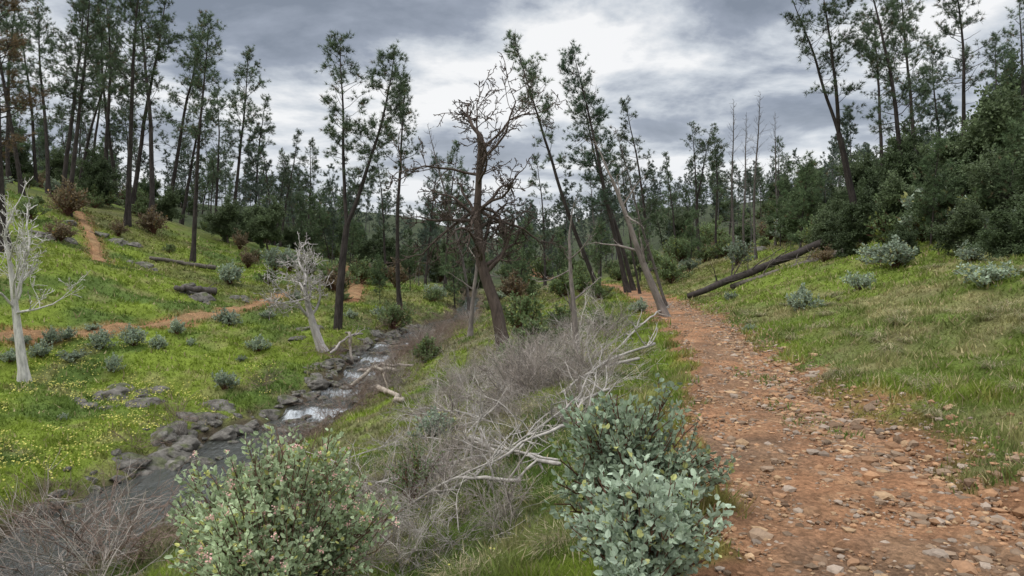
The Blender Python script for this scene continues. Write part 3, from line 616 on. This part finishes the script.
# ------------------------------------------------------------------ world
w=bpy.data.worlds.new('World');S.world=w;w.use_nodes=True;nt=w.node_tree
for n_ in list(nt.nodes):nt.nodes.remove(n_)
SAZ=-115.
out=nt.nodes.new('ShaderNodeOutputWorld');bg=nt.nodes.new('ShaderNodeBackground')
sky=N(nt,'ShaderNodeTexSky',sky_type='NISHITA');sky.sun_disc=False;sky.sun_elevation=math.radians(52);sky.sun_rotation=math.radians(SAZ)
tc=nt.nodes.new('ShaderNodeTexCoord');sp=nt.nodes.new('ShaderNodeSeparateXYZ');nt.links.new(tc.outputs['Generated'],sp.inputs[0])
def M(op,a,b=None):
    n_=N(nt,'ShaderNodeMath',operation=op)
    for i_,v_ in enumerate((a,b)):
        if v_ is None:continue
        if isinstance(v_,(int,float)):n_.inputs[i_].default_value=v_
        else:nt.links.new(v_,n_.inputs[i_])
    return n_.outputs[0]
zc=M('MAXIMUM',sp.outputs[2],0.);zp=M('ADD',zc,.16)
cb_=nt.nodes.new('ShaderNodeCombineXYZ');nt.links.new(M('DIVIDE',sp.outputs[0],zp),cb_.inputs[0]);nt.links.new(M('DIVIDE',sp.outputs[1],zp),cb_.inputs[1])
mp=N(nt,'ShaderNodeMapping');mp.inputs['Location'].default_value=(3.3,1.2,0);mp.inputs['Scale'].default_value=(1.3,1.3,1);nt.links.new(cb_.outputs[0],mp.inputs[0])
n1=N(nt,'ShaderNodeTexNoise',Scale=1.,Detail=10.,Roughness=.57,Distortion=.2);nt.links.new(mp.outputs[0],n1.inputs['Vector'])
cr_=nt.nodes.new('ShaderNodeValToRGB');nt.links.new(n1.outputs['Fac'],cr_.inputs[0])
e=cr_.color_ramp.elements;e[0].position=.36;e[0].color=(.24,.275,.335,1);e[1].position=.585;e[1].color=(1.0,1.0,1.0,1)
m_=cr_.color_ramp.elements.new(.44);m_.color=(.35,.39,.465,1);m_=cr_.color_ramp.elements.new(.51);m_.color=(.66,.70,.75,1)
hz=N(nt,'ShaderNodeMapRange');hz.inputs['From Min'].default_value=0.;hz.inputs['From Max'].default_value=.2;hz.inputs['To Min'].default_value=.7;hz.inputs['To Max'].default_value=0.;nt.links.new(zc,hz.inputs['Value'])
hm=N(nt,'ShaderNodeMix',data_type='RGBA');hm.inputs[7].default_value=(.78,.81,.86,1);nt.links.new(hz.outputs[0],hm.inputs[0]);nt.links.new(cr_.outputs[0],hm.inputs[6])
el=N(nt,'ShaderNodeMapRange');el.inputs['From Min'].default_value=.38;el.inputs['From Max'].default_value=1.;el.inputs['To Min'].default_value=1.;el.inputs['To Max'].default_value=3.9;nt.links.new(zc,el.inputs['Value'])
sc=N(nt,'ShaderNodeVectorMath',operation='SCALE');nt.links.new(hm.outputs[2],sc.inputs[0]);nt.links.new(el.outputs[0],sc.inputs['Scale'])
ss=N(nt,'ShaderNodeVectorMath',operation='SCALE');nt.links.new(sky.outputs[0],ss.inputs[0]);ss.inputs['Scale'].default_value=.10
mx=N(nt,'ShaderNodeMix',data_type='RGBA');mx.inputs[0].default_value=.9
nt.links.new(ss.outputs[0],mx.inputs[6]);nt.links.new(sc.outputs[0],mx.inputs[7])
nt.links.new(mx.outputs[2],bg.inputs[0]);bg.inputs[1].default_value=1.;nt.links.new(bg.outputs[0],out.inputs[0])
sun=bpy.data.lights.new('sun','SUN');sun.energy=1.5;sun.angle=math.radians(16);sun.color=(1,.96,.9);so=bpy.data.objects.new('sun',sun);S.collection.objects.link(so)
az=math.radians(SAZ);el_=math.radians(52);dv=Vector((math.sin(az)*math.cos(el_),math.cos(az)*math.cos(el_),math.sin(el_)))
so.rotation_euler=dv.to_track_quat('Z','Y').to_euler();so.location=(0,0,30)
cam=bpy.data.cameras.new('camera');cam.sensor_width=36;cam.lens=36*F/1024;cam.clip_end=2000;cam.clip_start=.05
co=bpy.data.objects.new('camera',cam);S.collection.objects.link(co);co.location=(0,0,CZ);co.rotation_euler=(math.radians(90)-math.atan(26/F),0,0);S.camera=co
S.view_settings.view_transform='Standard';S.view_settings.look='None';S.view_settings.exposure=0
print('done',len(bpy.data.objects))
